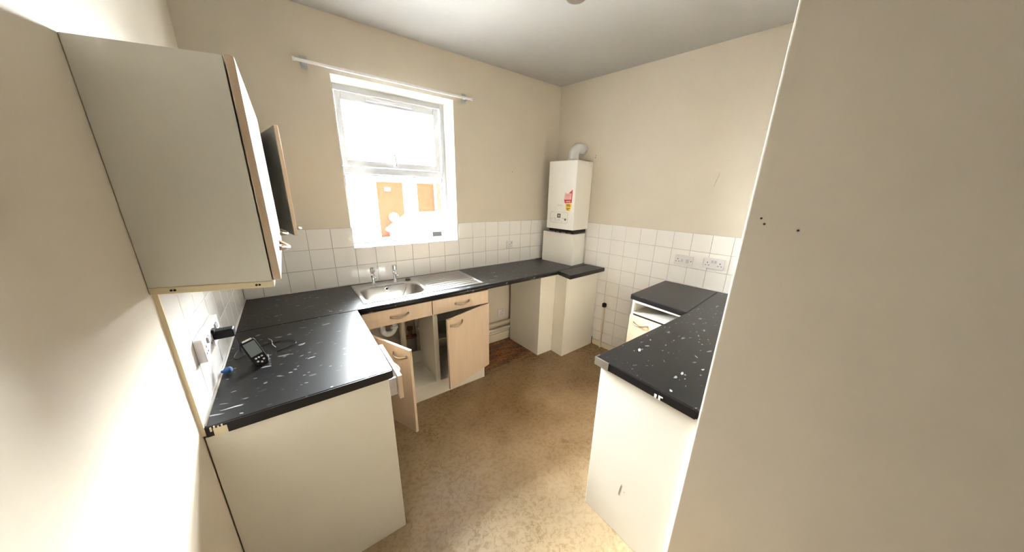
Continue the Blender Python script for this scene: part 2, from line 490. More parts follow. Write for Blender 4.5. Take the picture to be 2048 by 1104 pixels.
# beading round the fixed lower pane
bd = MB()
for s_ in ((WX0 + .036, 1.241, WX0 + .046, 1.782), (WX1 - .052, 1.241, WX1 - .042, 1.782)):
    bd.box(s_[0], fy0 + .012, s_[1], s_[2], fy0 + .035, s_[3])
bd.box(WX0 + .046, fy0 + .012, 1.241, WX1 - .052, fy0 + .035, 1.252).box(WX0 + .046, fy0 + .012, 1.772, WX1 - .052, fy0 + .035, 1.782)
bd.build('glazing_bead', M_UPVC, win, bevel=.002)
MB().box(WX0 + .04, fy0 + .036, 1.245, WX1 - .046, fy0 + .042, 1.778).build('pane', M_GLASS, win)
# opening top light
sx0, sx1, sz0, sz1 = WX0 + .038, WX1 - .060, 1.840, WZ1 - .050
sash = MB()
sash.box(sx0, fy0 - .012, sz0, sx0 + .040, fy0 + .055, sz1).box(sx1 - .048, fy0 - .012, sz0, sx1, fy0 + .055, sz1)
sash.box(sx0 + .040, fy0 - .012, sz1 - .058, sx1 - .048, fy0 + .055, sz1).box(sx0 + .040, fy0 - .012, sz0, sx1 - .048, fy0 + .055, sz0 + .045)
sh = sash.build('sash', M_UPVC, win, bevel=.005)
MB().box(sx0 + .036, fy0 + .012, sz0 + .04, sx1 - .044, fy0 + .018, sz1 - .054).build('pane', M_GLASS, sh)
v_ = MB().box(.955, fy0 - .030, sz1 - .040, 1.310, fy0 - .012, sz1 - .012)
v_.build('trickle_vent', M_UPVC, sh, bevel=.004)
hd = MB().box(1.115, fy0 - .022, sz0 + .010, 1.165, fy0 - .012, sz0 + .034)
hd.tube([(1.14, fy0 - .022, sz0 + .024), (1.14, fy0 - .045, sz0 + .026), (1.135, fy0 - .048, sz0 + .06), (1.125, fy0 - .046, sz0 + .115)], [.007, .008, .007, .006], 8)
hd.build('handle', M_UPVC, sh, bevel=.002)
MB().box(sx1 + .002, fy0 - .006, 2.12, sx1 + .012, fy0 + .004, 2.24).build('stay', M_ALU, sh, bevel=.002)
MB().box(WX0 + .001, -0.006, WZ0 - .004, WX1 - .001, fy0, WZ0 + .004).build('window_sill', M_UPVC, win, bevel=.002)

# ------------------------------------------------------------------ worktops (each lifts off on its own)
def worktop(name, pts, label, holes=None, edge_parts=()):
    b = MB().prism(pts, H - .040, H)
    o = b.build(name, M_TOP, bevel=.004, seg=3)
    return tag(o, label, 'worktop')
DL = 0.588
wt_left = worktop('worktop', [(.009, -.612), (.009, -1.430), (DL, -1.430), (DL + .004, -.616)], 'black flecked worktop along the left wall with the phone on it')
# sawn black end edge and the chip at the wall
MB().box(.034, -1.4335, H - .039, DL - .006, -1.430, H - .002).build('end_edging', M_TOPEDGE, wt_left)
chip = MB()
chip.prism([(.030, -1.4345), (.062, -1.4345), (.056, -1.430), (.028, -1.430)], H - .039, H - .010)
for k in range(4): chip.box(.022 + .009 * k, -1.4348, H - .018 + .003 * (k % 2), .026 + .009 * k, -1.430, H - .004 + .002 * (k % 2))
chip.build('chipped_edge', M_CHIP, wt_left)
# back worktop with the cut-out for the bowl
bx0, bx1, by0, by1 = 0.668, 1.102, -0.492, -0.178
Y0b = -0.010
b = MB()
b.prism([(.009, Y0b), (bx0, Y0b), (bx0, -.611), (DL + .004, -.611), (DL + .004, -.610), (.009, -.610)], H - .04, H)
b.prism([(bx0, Y0b), (bx1, Y0b), (bx1, by1), (bx0, by1)], H - .04, H)
b.prism([(bx0, by0), (bx1, by0), (bx1, -.604), (bx0, -.606)], H - .04, H)
b.prism([(bx1, Y0b), (2.85, Y0b), (2.905, -.535), (2.415, -.572), (bx1, -.604)], H - .04, H)
wt_back = tag(b.build('worktop', M_TOP), 'long black worktop under the window holding the sink', 'worktop')
MB().tube([(DL + .006, -.611, H - .02), (2.41, -.575, H - .02)], .0188, 12).build('rounded_front_edge', M_TOP, wt_back)
wt_strip = worktop('worktop', [(2.417, -.577), (2.912, -.541), (2.950, -.742), (2.389, -.772)], 'small black worktop strip beside the boiler box')
q0, q1 = R(1.372, .009), R(1.795, .009)
wt_cook = worktop('worktop', [(2.399, -1.414), (q0[0], q0[1]), (q1[0], q1[1]), (2.379, -1.853)], 'short plain black worktop below the white wall sockets')
q2 = R(2.345, .012)
wt_cook.data.materials[0] = M_TOP2
wt_pen = worktop('worktop', [(1.410, -1.868), (2.379, -1.857), (q1[0], q1[1] - .004), (q2[0], -2.333), (1.412, -2.333)], 'black flecked worktop running into the near partition wall')
MB().box(1.4065, -2.328, H - .039, 1.410, -1.945, H - .003).build('end_edging', M_TOPEDGE, wt_pen)
MB().box(1.405, -1.943, H - .041, 1.411, -1.866, H - .001).box(1.405, -1.868, H - .041, 1.44, -1.8645, H - .001).build('silver_end_trim', M_ALU, wt_pen)['label'] = 'silver metal trim on the corner'
ch = MB()
ch.box(1.4055, -2.180, H - .040, 1.4072, -2.170, H - .022).box(1.4055, -2.196, H - .040, 1.4072, -2.187, H - .026).box(1.4055, -2.205, H - .026, 1.4072, -2.187, H - .020)
ch.build('chipped_edge', M_SEAL, wt_pen)

# ------------------------------------------------------------------ handles
def bow_handle(parent, loc, rot, L=.125, out=.030, name='handle'):
    pts = []
    N = 14
    for i in range(N + 1):
        u = i / N
        x = (u - .5) * L
        w = out * min(1, math.sin(pi * u) ** 0.75) if 0 < u < 1 else 0
        pts.append((x, -w, -.010 * math.sin(pi * u) + .006 * (u - .5)))
    rr = [.0065 if i in (0, N) else (.0058 if i in (1, N - 1) else .0052) for i in range(N + 1)]
    o = MB().tube(pts, rr, 8, flat=1.35).build(name, M_NICKEL, parent)
    o.location = loc; o.rotation_euler = rot
    return o
def door_panel(parent, hinge, width, z0, z1, ang, th=.018, name='door', side=1, hx=None, hz=None, M_in=None):
    """panel with hinge at its local origin, running along local +x (side=1) or -x, outer face at local -y"""
    b = MB()
    x0, x1 = (0, width) if side > 0 else (-width, 0)
    b.box(x0, -th, 0, x1, 0, z1 - z0)
    o = b.build(name, M_WOOD, parent, bevel=.0022)
    o.location = (hinge[0], hinge[1], z0); o.rotation_euler = (0, 0, ang)
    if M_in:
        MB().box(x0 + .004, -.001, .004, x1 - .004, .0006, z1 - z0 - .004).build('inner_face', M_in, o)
    if hx is not None:
        bow_handle(o, (hx, -th, hz), (0, 0, 0))
    return o

# ------------------------------------------------------------------ wall cabinets on the left wall
wc = tag(empty('wall_cabinet', (0, -1.06, 1.38)), 'double wall cabinet, its grey side panel towards the camera', 'cabinet')
def wpart(b, n, m, p, off, **k):
    o = b.build(n, m, p, **k); o.location = tuple(-c for c in off); return o
offw = (0, -1.06, 1.38)
zb, zt = 1.398, 1.970
wpart(MB().prism([(0.001, -1.446), (.263, -1.528), (.263, -1.510), (0.001, -1.428)], zb, zt), 'side_panel', M_GREYLAM, wc, offw, bevel=.0015)
wpart(MB().box(.001, -.612, zb, .263, -.596, zt), 'side_panel', M_GREYLAM, wc, offw)
wpart(MB().prism([(.001, -1.428), (.263, -1.510), (.263, -.612), (.001, -.612)], zt - .018, zt - .001), 'top_panel', M_GREYLAM, wc, offw)
wpart(MB().prism([(.001, -1.449), (.266, -1.531), (.266, -.596), (.001, -.596)], 1.379, zb), 'bottom_panel', M_EDGE, wc, offw, bevel=.002)['label'] = 'cream bottom board with a bare front edge'
wpart(MB().box(.001, -1.428, zb, .006, -.612, zt - .018), 'back_panel', M_WHITE, wc, offw)
wpart(MB().prism([(.006, -1.42), (.24, -1.495), (.24, -.612), (.006, -.612)], 1.68, 1.696), 'shelf', M_WHITE, wc, offw)
for xx, yy in ((.045, -1.4635), (.052, -1.4655), (.225, -1.519), (.232, -1.521)):
    wpart(MB().lathe([(.003, 0), (.003, .0012), (.0001, .0012)], 8, Matrix.Translation((xx, yy, 1.389)) @ Matrix.Rotation(pi / 2, 4, 'X')), 'screw', M_HOLE, wc, offw)
# doors face +X: local -y -> world +X means rotation +90 deg; local +x -> world +Y
def wall_door(parent, off, y0, width, ang, hx):
    o = door_panel(parent, (.267 - off[0], y0 - off[1]), width, 1.400 - off[2], 1.972 - off[2], pi / 2 + ang, side=1, hx=hx, hz=.045, M_in=M_GREYLAM)
    return o
wall_door(wc, offw, -1.531, .465, 0, .465 - .075)
wall_door(wc, offw, -1.063, .462, 0, .462 - .075)
offs = (0, -.33, 1.38)
ws = tag(empty('wall_cabinet', offs), 'single wall cabinet by the window wall, its door ajar', 'cabinet')
wpart(MB().box(.001, -.593, zb, .263, -.577, zt), 'side_panel', M_GREYLAM, ws, offs)
wpart(MB().box(.001, -.066, zb, .263, -.050, zt), 'side_panel', M_GREYLAM, ws, offs)
wpart(MB().box(.001, -.577, zt - .018, .263, -.066, zt - .001), 'top_panel', M_GREYLAM, ws, offs)
wpart(MB().box(.001, -.593, 1.379, .266, -.050, zb), 'bottom_panel', M_EDGE, ws, offs)
wpart(MB().box(.001, -.577, zb, .006, -.066, zt - .018), 'back_panel', M_WHITE, ws, offs)
wpart(MB().box(.006, -.577, 1.68, .24, -.066, 1.696), 'shelf', M_WHITE, ws, offs)
# hinged at the far end, swung out about 10 degrees: local -x runs towards the camera
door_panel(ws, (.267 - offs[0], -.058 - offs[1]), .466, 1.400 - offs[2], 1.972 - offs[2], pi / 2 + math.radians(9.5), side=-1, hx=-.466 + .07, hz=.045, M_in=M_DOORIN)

# ------------------------------------------------------------------ left base unit
lu = tag(empty('base_cabinet', (.29, -1.0, 0)), 'white base cabinet under the left worktop with its drawer pulled out', 'cabinet')
offl = (.29, -1.0, 0)
wpart(MB().box(.004, -1.424, 0, .570, -1.408, H - .041), 'end_panel', M_WHITE, lu, offl, bevel=.0015)
wpart(MB().box(.004, -1.088, .15, .560, -1.072, H - .041), 'side_panel', M_WHITE, lu, offl)
wpart(MB().box(.004, -1.408, .15, .560, -1.088, .166), 'bottom_panel', M_WHITE, lu, offl)
wpart(MB().box(.004, -1.408, .166, .010, -1.088, H - .06), 'back_panel', M_WHITE, lu, offl)
wpart(MB().box(.500, -1.408, 0, .515, -.66, .148), 'plinth', M_WHITE, lu, offl)
wpart(MB().box(.572, -1.070, .165, .590, -.648, H - .043), 'corner_panel', M_WOOD, lu, offl, bevel=.002)
dr = wpart(MB().box(.606, -1.428, .762, .624, -1.086, .879), 'drawer_front', M_WOOD, lu, offl, bevel=.002)
dr['label'] = 'beech drawer front standing a little open'
bow_handle(dr, (.624, -1.257, .822), (0, 0, pi / 2))
db = MB()
db.box(.10, -1.405, .775, .604, -1.393, .862).box(.10, -1.100, .775, .604, -1.090, .862).box(.10, -1.393, .775, .604, -1.100, .782).box(.10, -1.393, .775, .112, -1.10, .862)
db.box(.10, -1.4075, .800, .600, -1.405, .818)
wpart(db, 'drawer_box', M_PLASTIC, lu, offl, bevel=.002)

# ------------------------------------------------------------------ sink cabinet
SX0, SX1 = .604, 1.578
su = tag(empty('base_cabinet', (1.09, -.33, 0)), 'beech sink cabinet below the window with both doors standing open', 'cabinet')
offk = (1.09, -.33, 0)
YF = -.585
wpart(MB().box(SX0, YF, .15, SX0 + .016, -.05, H - .041), 'side_panel', M_WHITE, su, offk)
wpart(MB().box(SX1 - .016, YF, .15, SX1, -.05, H - .041), 'side_panel', M_WHITE, su, offk, bevel=.0015)
wpart(MB().box(SX0 + .016, YF + .002, .15, SX1 - .016, -.05, .168), 'bottom_panel', M_WHITE, su, offk)
wpart(MB().box(1.092, YF - .0, .168, 1.128, YF + .018, .764), 'centre_post', M_WHITE, su, offk, bevel=.0015)
wpart(MB().box(1.103, YF + .018, .168, 1.117, -.20, .75), 'divider', M_WHITE, su, offk)
wpart(MB().box(1.117, YF + .16, .44, SX1 - .016, -.05, .456), 'shelf', M_WHITE, su, offk)
wpart(MB().box(1.117, -.066, .168, SX1 - .016, -.05, .78), 'back_panel', M_WHITE, su, offk)
wpart(MB().box(SX0 + .016, -.20, .168, 1.103, -.184, .270), 'back_rail', M_WHITE, su, offk)
wpart(MB().box(SX0 + .016, YF, .765, SX1 - .016, YF + .016, H - .042), 'front_rail', M_WHITE, su, offk)
wpart(MB().box(SX0 + .01, -.535, 0, SX1 - .005, -.519, .149), 'plinth', M_WHITE, su, offk, bevel=.001)
for a, c in ((.612, 1.084), (1.090, 1.576)):
    d = wpart(MB().box(a, -.606, .764, c, -.588, .879), 'drawer_front', M_WOOD, su, offk, bevel=.002)
    bow_handle(d, ((a + c) / 2, -.606, .823), (0, 0, 0))
# right door: hinge at the right, free edge swung out
door_panel(su, (1.577 - offk[0], -.588 - offk[1]), .462, .165, .759, math.radians(17.5), side=-1, hx=-.462 + .085, hz=.594 - .050)
# left door: hinge at the left, swung wide
door_panel(su, (.612 - offk[0], -.588 - offk[1]), .464, .165, .759, math.radians(-67), side=1, hx=.464 - .085, hz=.594 - .050)

# pipework below the bowl
tr = MB()
tr.tube([(.875, -.30, .765), (.875, -.30, .60)], .022, 12)
pts = [(.875 - .045 + .045 * math.cos(a), -.30, .60 - .045 * math.sin(a)) for a in [pi * k / 10 for k in range(11)]]
tr.tube(pts, .022, 12)
tr.tube([(.785, -.30, .60), (.785, -.30, .66), (.78, -.27, .69), (.74, -.12, .70)], .022, 12)
for z in (.61, .655): tr.lathe([(.030, -.012), (.030, .012)], 12, Matrix.Translation((.875, -.30, z)))
tag(tr.build('waste_trap', M_PLASTIC2), 'white plastic waste trap under the sink bowl', 'pipe')
tag(MB().tube([(.955, -.23, .27), (.955, -.23, .76)], .024, 12).build('waste_pipe', M_PIPEW), 'upright white pipe inside the sink cabinet', 'pipe')
cp = MB()
cp.tube([(1.00, -.13, .40), (1.095, -.13, .395)], .018, 10).tube([(1.045, -.13, .40), (1.045, -.13, .47)], .016, 10)
cp.tube([(1.0, -.10, .168), (1.0, -.10, .75)], .011, 8)
cp.lathe([(.026, -.012), (.026, .012)], 10, Matrix.Translation((1.045, -.13, .48)))
tag(cp.build('stop_valve', M_COPPER), 'tarnished copper pipe and stop valve inside the sink cabinet', 'pipe')

# ------------------------------------------------------------------ sink
sk = tag(empty('sink', (1.11, -.29, H)), 'stainless steel sink with bowl, taps and ribbed drainer', 'sink')
offsk = (1.11, -.29, H)
def rrect(x0, y0, x1, y1, r, z, n=6):
    out = []
    for cx_, cy_, a0 in ((x1 - r, y1 - r, 0), (x0 + r, y1 - r, pi / 2), (x0 + r, y0 + r, pi), (x1 - r, y0 + r, 1.5 * pi)):
        for k in range(n):
            a = a0 + (pi / 2) * k / (n - 1)
            out.append((cx_ + r * math.cos(a), cy_ + r * math.sin(a), z))
    return out
DX0, DX1, DY0, DY1 = .642, 1.580, -.532, -.052
sp_ = 1.135
loops = [rrect(DX0, DY0, sp_, DY1, .004, H + .001), rrect(DX0 + .004, DY0 + .004, sp_ - .001, DY1 - .004, .010, H + .005),
         rrect(.662, -.505, 1.112, -.165, .085, H + .005), rrect(.672, -.494, 1.100, -.176, .085, H + .001),
         rrect(.680, -.486, 1.092, -.184, .080, H - .012),
         rrect(.692, -.474, 1.080, -.196, .075, H - .120), rrect(.715, -.450, 1.058, -.220, .065, H - .148),
         rrect(.80, -.37, .96, -.29, .035, H - .153)]
vs = [p for l in loops for p in l]; n = len(loops[0]); fs = []
for i in range(len(loops) - 1):
    for k in range(n):
        fs.append((i * n + k, (i + 1) * n + k, (i + 1) * n + (k + 1) % n, i * n + (k + 1) % n))
fs.append(tuple(range((len(loops) - 1) * n, len(loops) * n)))
b = MB().add([(p[0], p[1], p[2]) for p in vs], [f[::-1] for f in fs], smooth=True)
# drainer plate: tray with a rim
yA, yB = DY0, DY1
b.box(sp_ - .002, yA, H + .0005, DX1, yA + .016, H + .005).box(sp_ - .002, yB - .016, H + .0005, DX1, yB, H + .005)
b.box(DX1 - .016, yA + .016, H + .0005, DX1, yB - .016, H + .005).box(sp_ - .002, yA + .016, H + .0005, DX1 - .016, yB - .016, H + .0032)
so = wpart(b, 'basin', M_STEEL, sk, offsk)
so.modifiers.new('bevel', 'BEVEL').width = .0015
for k in range(9):
    y = -.475 + k * .048
    wpart(MB().tube([(1.165, y, H + .0025), (1.18, y, H + .0042), (1.52, y, H + .0042), (1.54, y, H + .0025)], .0045, 6), 'drainer_rib', M_STEEL, sk, offsk)
MB().lathe([(.022, 0), (.022, .002), (.016, .002), (.0001, .001)], 16, Matrix.Translation((.885 - offsk[0], -.33 - offsk[1], -.152))).build('plug_hole', M_CHROME, sk)
Mx = Matrix.Translation((.875 - offsk[0], -.186 - offsk[1], -.022)) @ Matrix.Rotation(pi / 2, 4, 'X')
ov = MB().lathe([(.017, 0), (.017, .004), (.010, .005), (.009, .003)], 16, Mx).build('overflow', M_CHROME, sk)
MB().lathe([(.0095, .0042), (.0001, .0046)], 12, Mx).build('hole', M_HOLE, ov)
cpts = []
for k in range(19):
    u = k / 18
    cpts.append((.885 + .165 * u - offsk[0], -.192 - .002 + .05 * u * 0 - .03 * math.sin(pi * u) - offsk[1] + (.055 * max(0, u - .8) / .2), -.022 + .026 * u - .085 * math.sin(pi * u)))
MB().tube(cpts, .0022, 6).build('plug_chain', M_CHROME, sk)
MB().lathe([(.022, 0), (.022, .008), (.017, .013), (.0001, .014)], 16, Matrix.Translation((1.065 - offsk[0], -.128 - offsk[1], .005))).build('sink_plug', mat('brown_rubber', (.10, .075, .06), .5), sk)['label'] = 'dark brown plug lying behind the bowl'
def tap(x, y):
    t = MB()
    t.lathe([(.021, 0), (.021, .006), (.012, .012), (.010, .030), (.0125, .058), (.0165, .078), (.0165, .095), (.014, .099)], 16)
    t.tube([(0, 0, .080), (.004, -.030, .083), (.006, -.052, .080), (.006, -.060, .068)], [.012, .011, .010, .009], 10)
    o = t.build('tap', M_CHROME, sk); o.location = (x - offsk[0], y - offsk[1], .005)
    h_ = MB().lathe([(.012, .099), (.014, .104), (.0195, .108), (.0195, .142), (.017, .148), (.0001, .149)], 10, smooth=False)
    h_.build('tap_head', M_CHROME, o, bevel=.0015)
tap(.795, -.132); tap(.962, -.128)

# ------------------------------------------------------------------ boxing-in below the back worktop
bz = tag(empty('pipe_boxing', (2.6, -.4, 0)), 'stepped white floor to worktop panels boxing in the right corner', 'panel')
offb = (2.6, -.4, 0)
hb = H - .041
wpart(MB().prism([(2.215, -.045), (2.233, -.045), (2.248, -.527), (2.235, -.527)], 0, hb), 'side_panel', M_WHITE, bz, offb, bevel=.0012)
wpart(MB().prism([(2.2485, -.527), (2.2485, -.511), (2.448, -.511), (2.448, -.527)], 0, hb), 'front_panel', M_WHITE, bz, offb, bevel=.0012)
wpart(MB().prism([(2.432, -.5275), (2.448, -.5275), (2.448, -.690), (2.432, -.690)], 0, hb), 'side_panel', M_WHITE, bz, offb, bevel=.0012)
wpart(MB().prism([(2.4485, -.690), (2.4485, -.674), (2.930, -.664), (2.930, -.680)], 0, hb), 'front_panel', M_WHITE, bz, offb, bevel=.0012)
wpart(MB().box(2.928, -.683, 0, 2.936, -.676, .09), 'notch_edge', M_HOLE, bz, offb)

# pipe trunk with black cap, at the wall
e = R(.80, .026)
tk = tag(empty('wall_pipe', (e[0], e[1], 0), PHI), 'thin upright cream pipe with a black outlet on the tiles of the cooker gap', 'pipe')
MB().box(-.009, -.009, 0, .009, .009, .50).build('pipe', M_PIPEW, tk, bevel=.003)
MB().lathe([(.014, 0), (.024, .008), (.024, .040), (.012, .048), (.0001, .048)], 12, Matrix.Translation((-.002, 0, .49))).build('cap', M_HOLE, tk)

# two heating pipes across the appliance gap
for z, l in ((.232, 'upper of two painted heating pipes above the skirting'), (.160, 'lower of two painted heating pipes above the skirting')):
    b = MB().tube([(1.585, -.034, z), (2.24, -.034, z)], .021, 12)
    for x in (1.75, 2.10): b.box(x - .008, -.012, z - .012, x + .008, 0, z + .012)
    tag(b.build('heating_pipe', M_PIPEW), l, 'pipe')

# ------------------------------------------------------------------ boiler and its lower casing on the right wall
e = R(.30)
bo = tag(empty('boiler', (e[0], e[1], 1.306), PHI), 'white wall-hung boiler with a red and yellow sticker', 'boiler')
# local: -x into the room, -y towards the camera (t grows as y falls); t centre .30
b = MB().box(-.280, -.183, 0, -.004, .170, .683)
b.build('casing', M_BOILER, bo, bevel=.006, seg=3)
cpn = MB()
rp = [(p[0], p[1]) for p in rrect(-.120, .065, .112, .178, .022, 0, 5)]
# control panel: thin raised plate on the front face (x = -.280), y across, z up
Mf = Matrix(((0, 0, -1, -.280), (-1, 0, 0, 0), (0, 1, 0, 0), (0, 0, 0, 1)))   # local (u, v, w) -> (-.28 - w, -u, v), u to the right in the picture
cpn.prism(rp, 0, .003, Mf)
cpo = cpn.build('control_panel', M_BOILER, bo, bevel=.0015)
rim = MB()
pp = [Mf @ Vector((p[0], p[1], .0032)) for p in rrect(-.120, .065, .112, .178, .022, 0, 5)]
rim.tube(pp + [pp[0]], .0018, 5)
rim.build('panel_rim', M_BOILGREY, cpo)
MB().prism([(-.025, .118), (.018, .118), (.018, .160), (-.025, .160)], .003, .005, Mf).build('display', M_LCD, cpo)
MB().prism([(-.010, .129), (.006, .129), (.006, .148), (-.010, .148)], .005, .0055, Mf).build('display_figure', M_BOILGREY, cpo)
for u, v in ((-.055, .112), (-.048, .098), (.045, .116), (.058, .112), (-.002, .103), (.010, .092), (-.012, .090), (-.095, .104), (-.040, .084), (.04, .082)):
    MB().prism([(u - .008, v - .003), (u + .008, v - .003), (u + .008, v + .003), (u - .008, v + .003)], .003, .0045, Mf).build('button', M_BOILGREY, cpo)
MB().lathe([(.014, .003), (.014, .007), (.011, .009), (.0001, .009)], 16, Mf @ Matrix.Translation((.084, .105, 0))).build('gauge', M_BOILGREY, cpo)
MB().lathe([(.009, .009), (.0001, .0095)], 12, Mf @ Matrix.Translation((.084, .105, 0))).build('dial', M_LCD, cpo)
# torn sticker
st = MB().prism([(.062, .268), (.148, .276), (.150, .405), (.120, .382), (.100, .362), (.056, .372), (.050, .300)], 0, .0008, Mf)
sto = st.build('sticker', M_RED, bo)
MB().prism([(.054, .306), (.138, .308), (.138, .366), (.056, .368)], .0008, .0012, Mf).build('pink_band', M_PINK, sto)
MB().prism([(.082, .200), (.128, .192), (.146, .240), (.148, .268), (.072, .262)], 0, .0008, Mf).build('yellow_band', M_YELLOW, sto)
for v_, u0, u1 in ((.318, .062, .132), (.330, .062, .132), (.342, .062, .132), (.354, .062, .132)):
    MB().prism([(u0, v_), (u1, v_), (u1, v_ + .003), (u0, v_ + .003)], .0012, .0014, Mf).build('print_line', M_RED, sto)
sl = MB()
sl.prism([(.076, .280), (.132, .282), (.132, .294), (.076, .292)], .0008, .0012, Mf).build('pale_print', M_PINK, sto)
for v_, u0, u1 in ((.252, .086, .126), (.240, .088, .136), (.216, .086, .132), (.203, .092, .112)):
    MB().prism([(u0, v_), (u1, v_), (u1, v_ + .006), (u0, v_ + .006)], .0008, .0012, Mf).build('print_line', M_HOLE, sto)
fc = bpy.data.curves.new('logo', 'FONT'); fc.body = 'BAXI'; fc.size = .030; fc.extrude = .0004; fc.align_x = 'CENTER'
fc.materials.append(M_BOILGREY)
ft = bpy.data.objects.new('logo_text', fc); C.objects.link(ft)
bpy.context.view_layer.update()
lm = bpy.data.meshes.new_from_object(ft.evaluated_get(bpy.context.evaluated_depsgraph_get()))
bpy.data.objects.remove(ft)
fo = bpy.data.objects.new('logo', lm); C.objects.link(fo); fo.parent = bo
fo.matrix_local = Mf @ Matrix.Translation((.000, .236, .0006))
# flue elbow: up from the casing then into the wall
fl = MB()
ep = [(-.150, -.035, .675), (-.150, -.035, .735)]
for k in range(1, 9):
    a = pi / 2 * k / 8
    ep.append((-.150 + .075 * (1 - math.cos(a)), -.035, .735 + .075 * math.sin(a)))
ep.append((-.002, -.035, .810))
fl.tube(ep, .052, 20)
fl.lathe([(.060, 0), (.060, .022)], 20, Matrix.Translation((-.150, -.035, .680)))
fl.lathe([(.060, 0), (.060, .015)], 20, Matrix.Translation((-.018, -.035, .810)) @ Matrix.Rotation(pi / 2, 4, 'Y'))
fl.build('flue_elbow', M_PLASTIC2, bo)
MB().box(-.10, -.16, .683, -.03, -.11, .690).build('sealing_mark', M_HOLE, bo)
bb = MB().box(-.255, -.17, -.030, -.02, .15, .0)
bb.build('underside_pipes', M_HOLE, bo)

e = R(.25)
bx = tag(empty('boiler_pipe_box', (e[0], e[1], H), PHI), 'white boxed casing on the worktop just below the boiler', 'box')
Y1L = .25 - .045
b = MB().box(-.232, -.222, 0, -.216, Y1L, .338)
b.build('front_panel', M_BOILER, bx, bevel=.002)
b = MB().box(-.216, -.222, 0, -.022, -.206, .338)
b.build('side_panel', M_BOILER, bx, bevel=.002)
MB().tube([(-.016, -.214, .29), (-.014, -.23, .30), (-.012, -.225, .325)], .007, 6).build('clip', M_PLASTIC, bx)
for y in (-.12, -.04, .05, .12): MB().tube([(-.12, y, 0), (-.12, y, .345)], .011, 8).build('pipe', M_COPPER, bx)

# ------------------------------------------------------------------ right cooker-side base unit
cu = tag(empty('base_cabinet', (2.7, -1.64, 0)), 'base cabinet missing its drawer, beside the cooker gap', 'cabinet')
offc = (2.7, -1.64, 0)
XF = 2.425
hc = H - .041
wpart(MB().box(XF, -1.440, .15, 2.985, -1.424, hc), 'side_panel', M_WHITE, cu, offc, bevel=.0015)
wpart(MB().box(XF, -1.846, .15, 2.985, -1.830, hc), 'side_panel', M_WHITE, cu, offc)
wpart(MB().box(XF, -1.830, hc - .026, XF + .016, -1.440, hc), 'top_rail', M_WHITE, cu, offc)
wpart(MB().box(XF + .003, -1.830, .762, 2.97, -1.440, .776), 'drawer_shelf', M_WHITE, cu, offc)
wpart(MB().box(2.97, -1.830, .15, 2.985, -1.440, hc), 'back_panel', M_WHITE, cu, offc)
wpart(MB().box(XF, -1.830, .15, 2.97, -1.440, .166), 'bottom_panel', M_WHITE, cu, offc)
wpart(MB().box(XF + .06, -1.846, 0, XF + .075, -1.424, .148), 'plinth', M_WHITE, cu, offc)
d = wpart(MB().box(XF - .020, -1.844, .165, XF - .002, -1.426, .752), 'door', M_WOOD, cu, offc, bevel=.002)
bow_handle(d, (XF - .020, -1.525, .700), (0, 0, -pi / 2))
for z in (.80, .825): wpart(MB().lathe([(.0022, 0), (.0022, .001), (.0001, .001)], 6, Matrix.Translation((XF, -1.432, z)) @ Matrix.Rotation(-pi / 2, 4, 'Y')), 'screw_hole', M_HOLE, cu, offc)

# peninsula unit
pu = tag(empty('base_cabinet', (2.0, -2.1, 0)), 'white base cabinet whose scuffed end panel meets the near partition wall', 'cabinet')
offp = (2.0, -2.1, 0)
wpart(MB().box(1.424, -2.332, 0, 1.440, -1.892, hc), 'end_panel', M_WHITE, pu, offp, bevel=.0015)
wpart(MB().box(1.440, -2.332, .15, 2.35, -1.90, .166), 'bottom_panel', M_WHITE, pu, offp)
wpart(MB().box(2.334, -2.332, .15, 2.35, -1.90, hc), 'side_panel', M_WHITE, pu, offp)
wpart(MB().box(1.46, -1.955, 0, 2.35, -1.94, .148), 'plinth', M_WHITE, pu, offp)
for a, c in ((1.442, 1.890), (1.894, 2.345)):
    d = wpart(MB().box(a, -1.898, .165, c, -1.880, .878), 'door', M_WOOD, pu, offp, bevel=.002)
    bow_handle(d, ((a + c) / 2, -1.880, .82), (0, 0, pi))
sc = MB()
sc.tube([(1.4236, -2.085, .315), (1.4236, -2.080, .28), (1.4236, -2.078, .245)], .0012, 4)
sc.lathe([(.0025, 0), (.0025, .001)], 6, Matrix.Translation((1.4235, -2.105, .285)) @ Matrix.Rotation(-pi / 2, 4, 'Y'))
wpart(sc, 'scuff', mat('scuff_grey', (.35, .32, .27), .8), pu, offp)

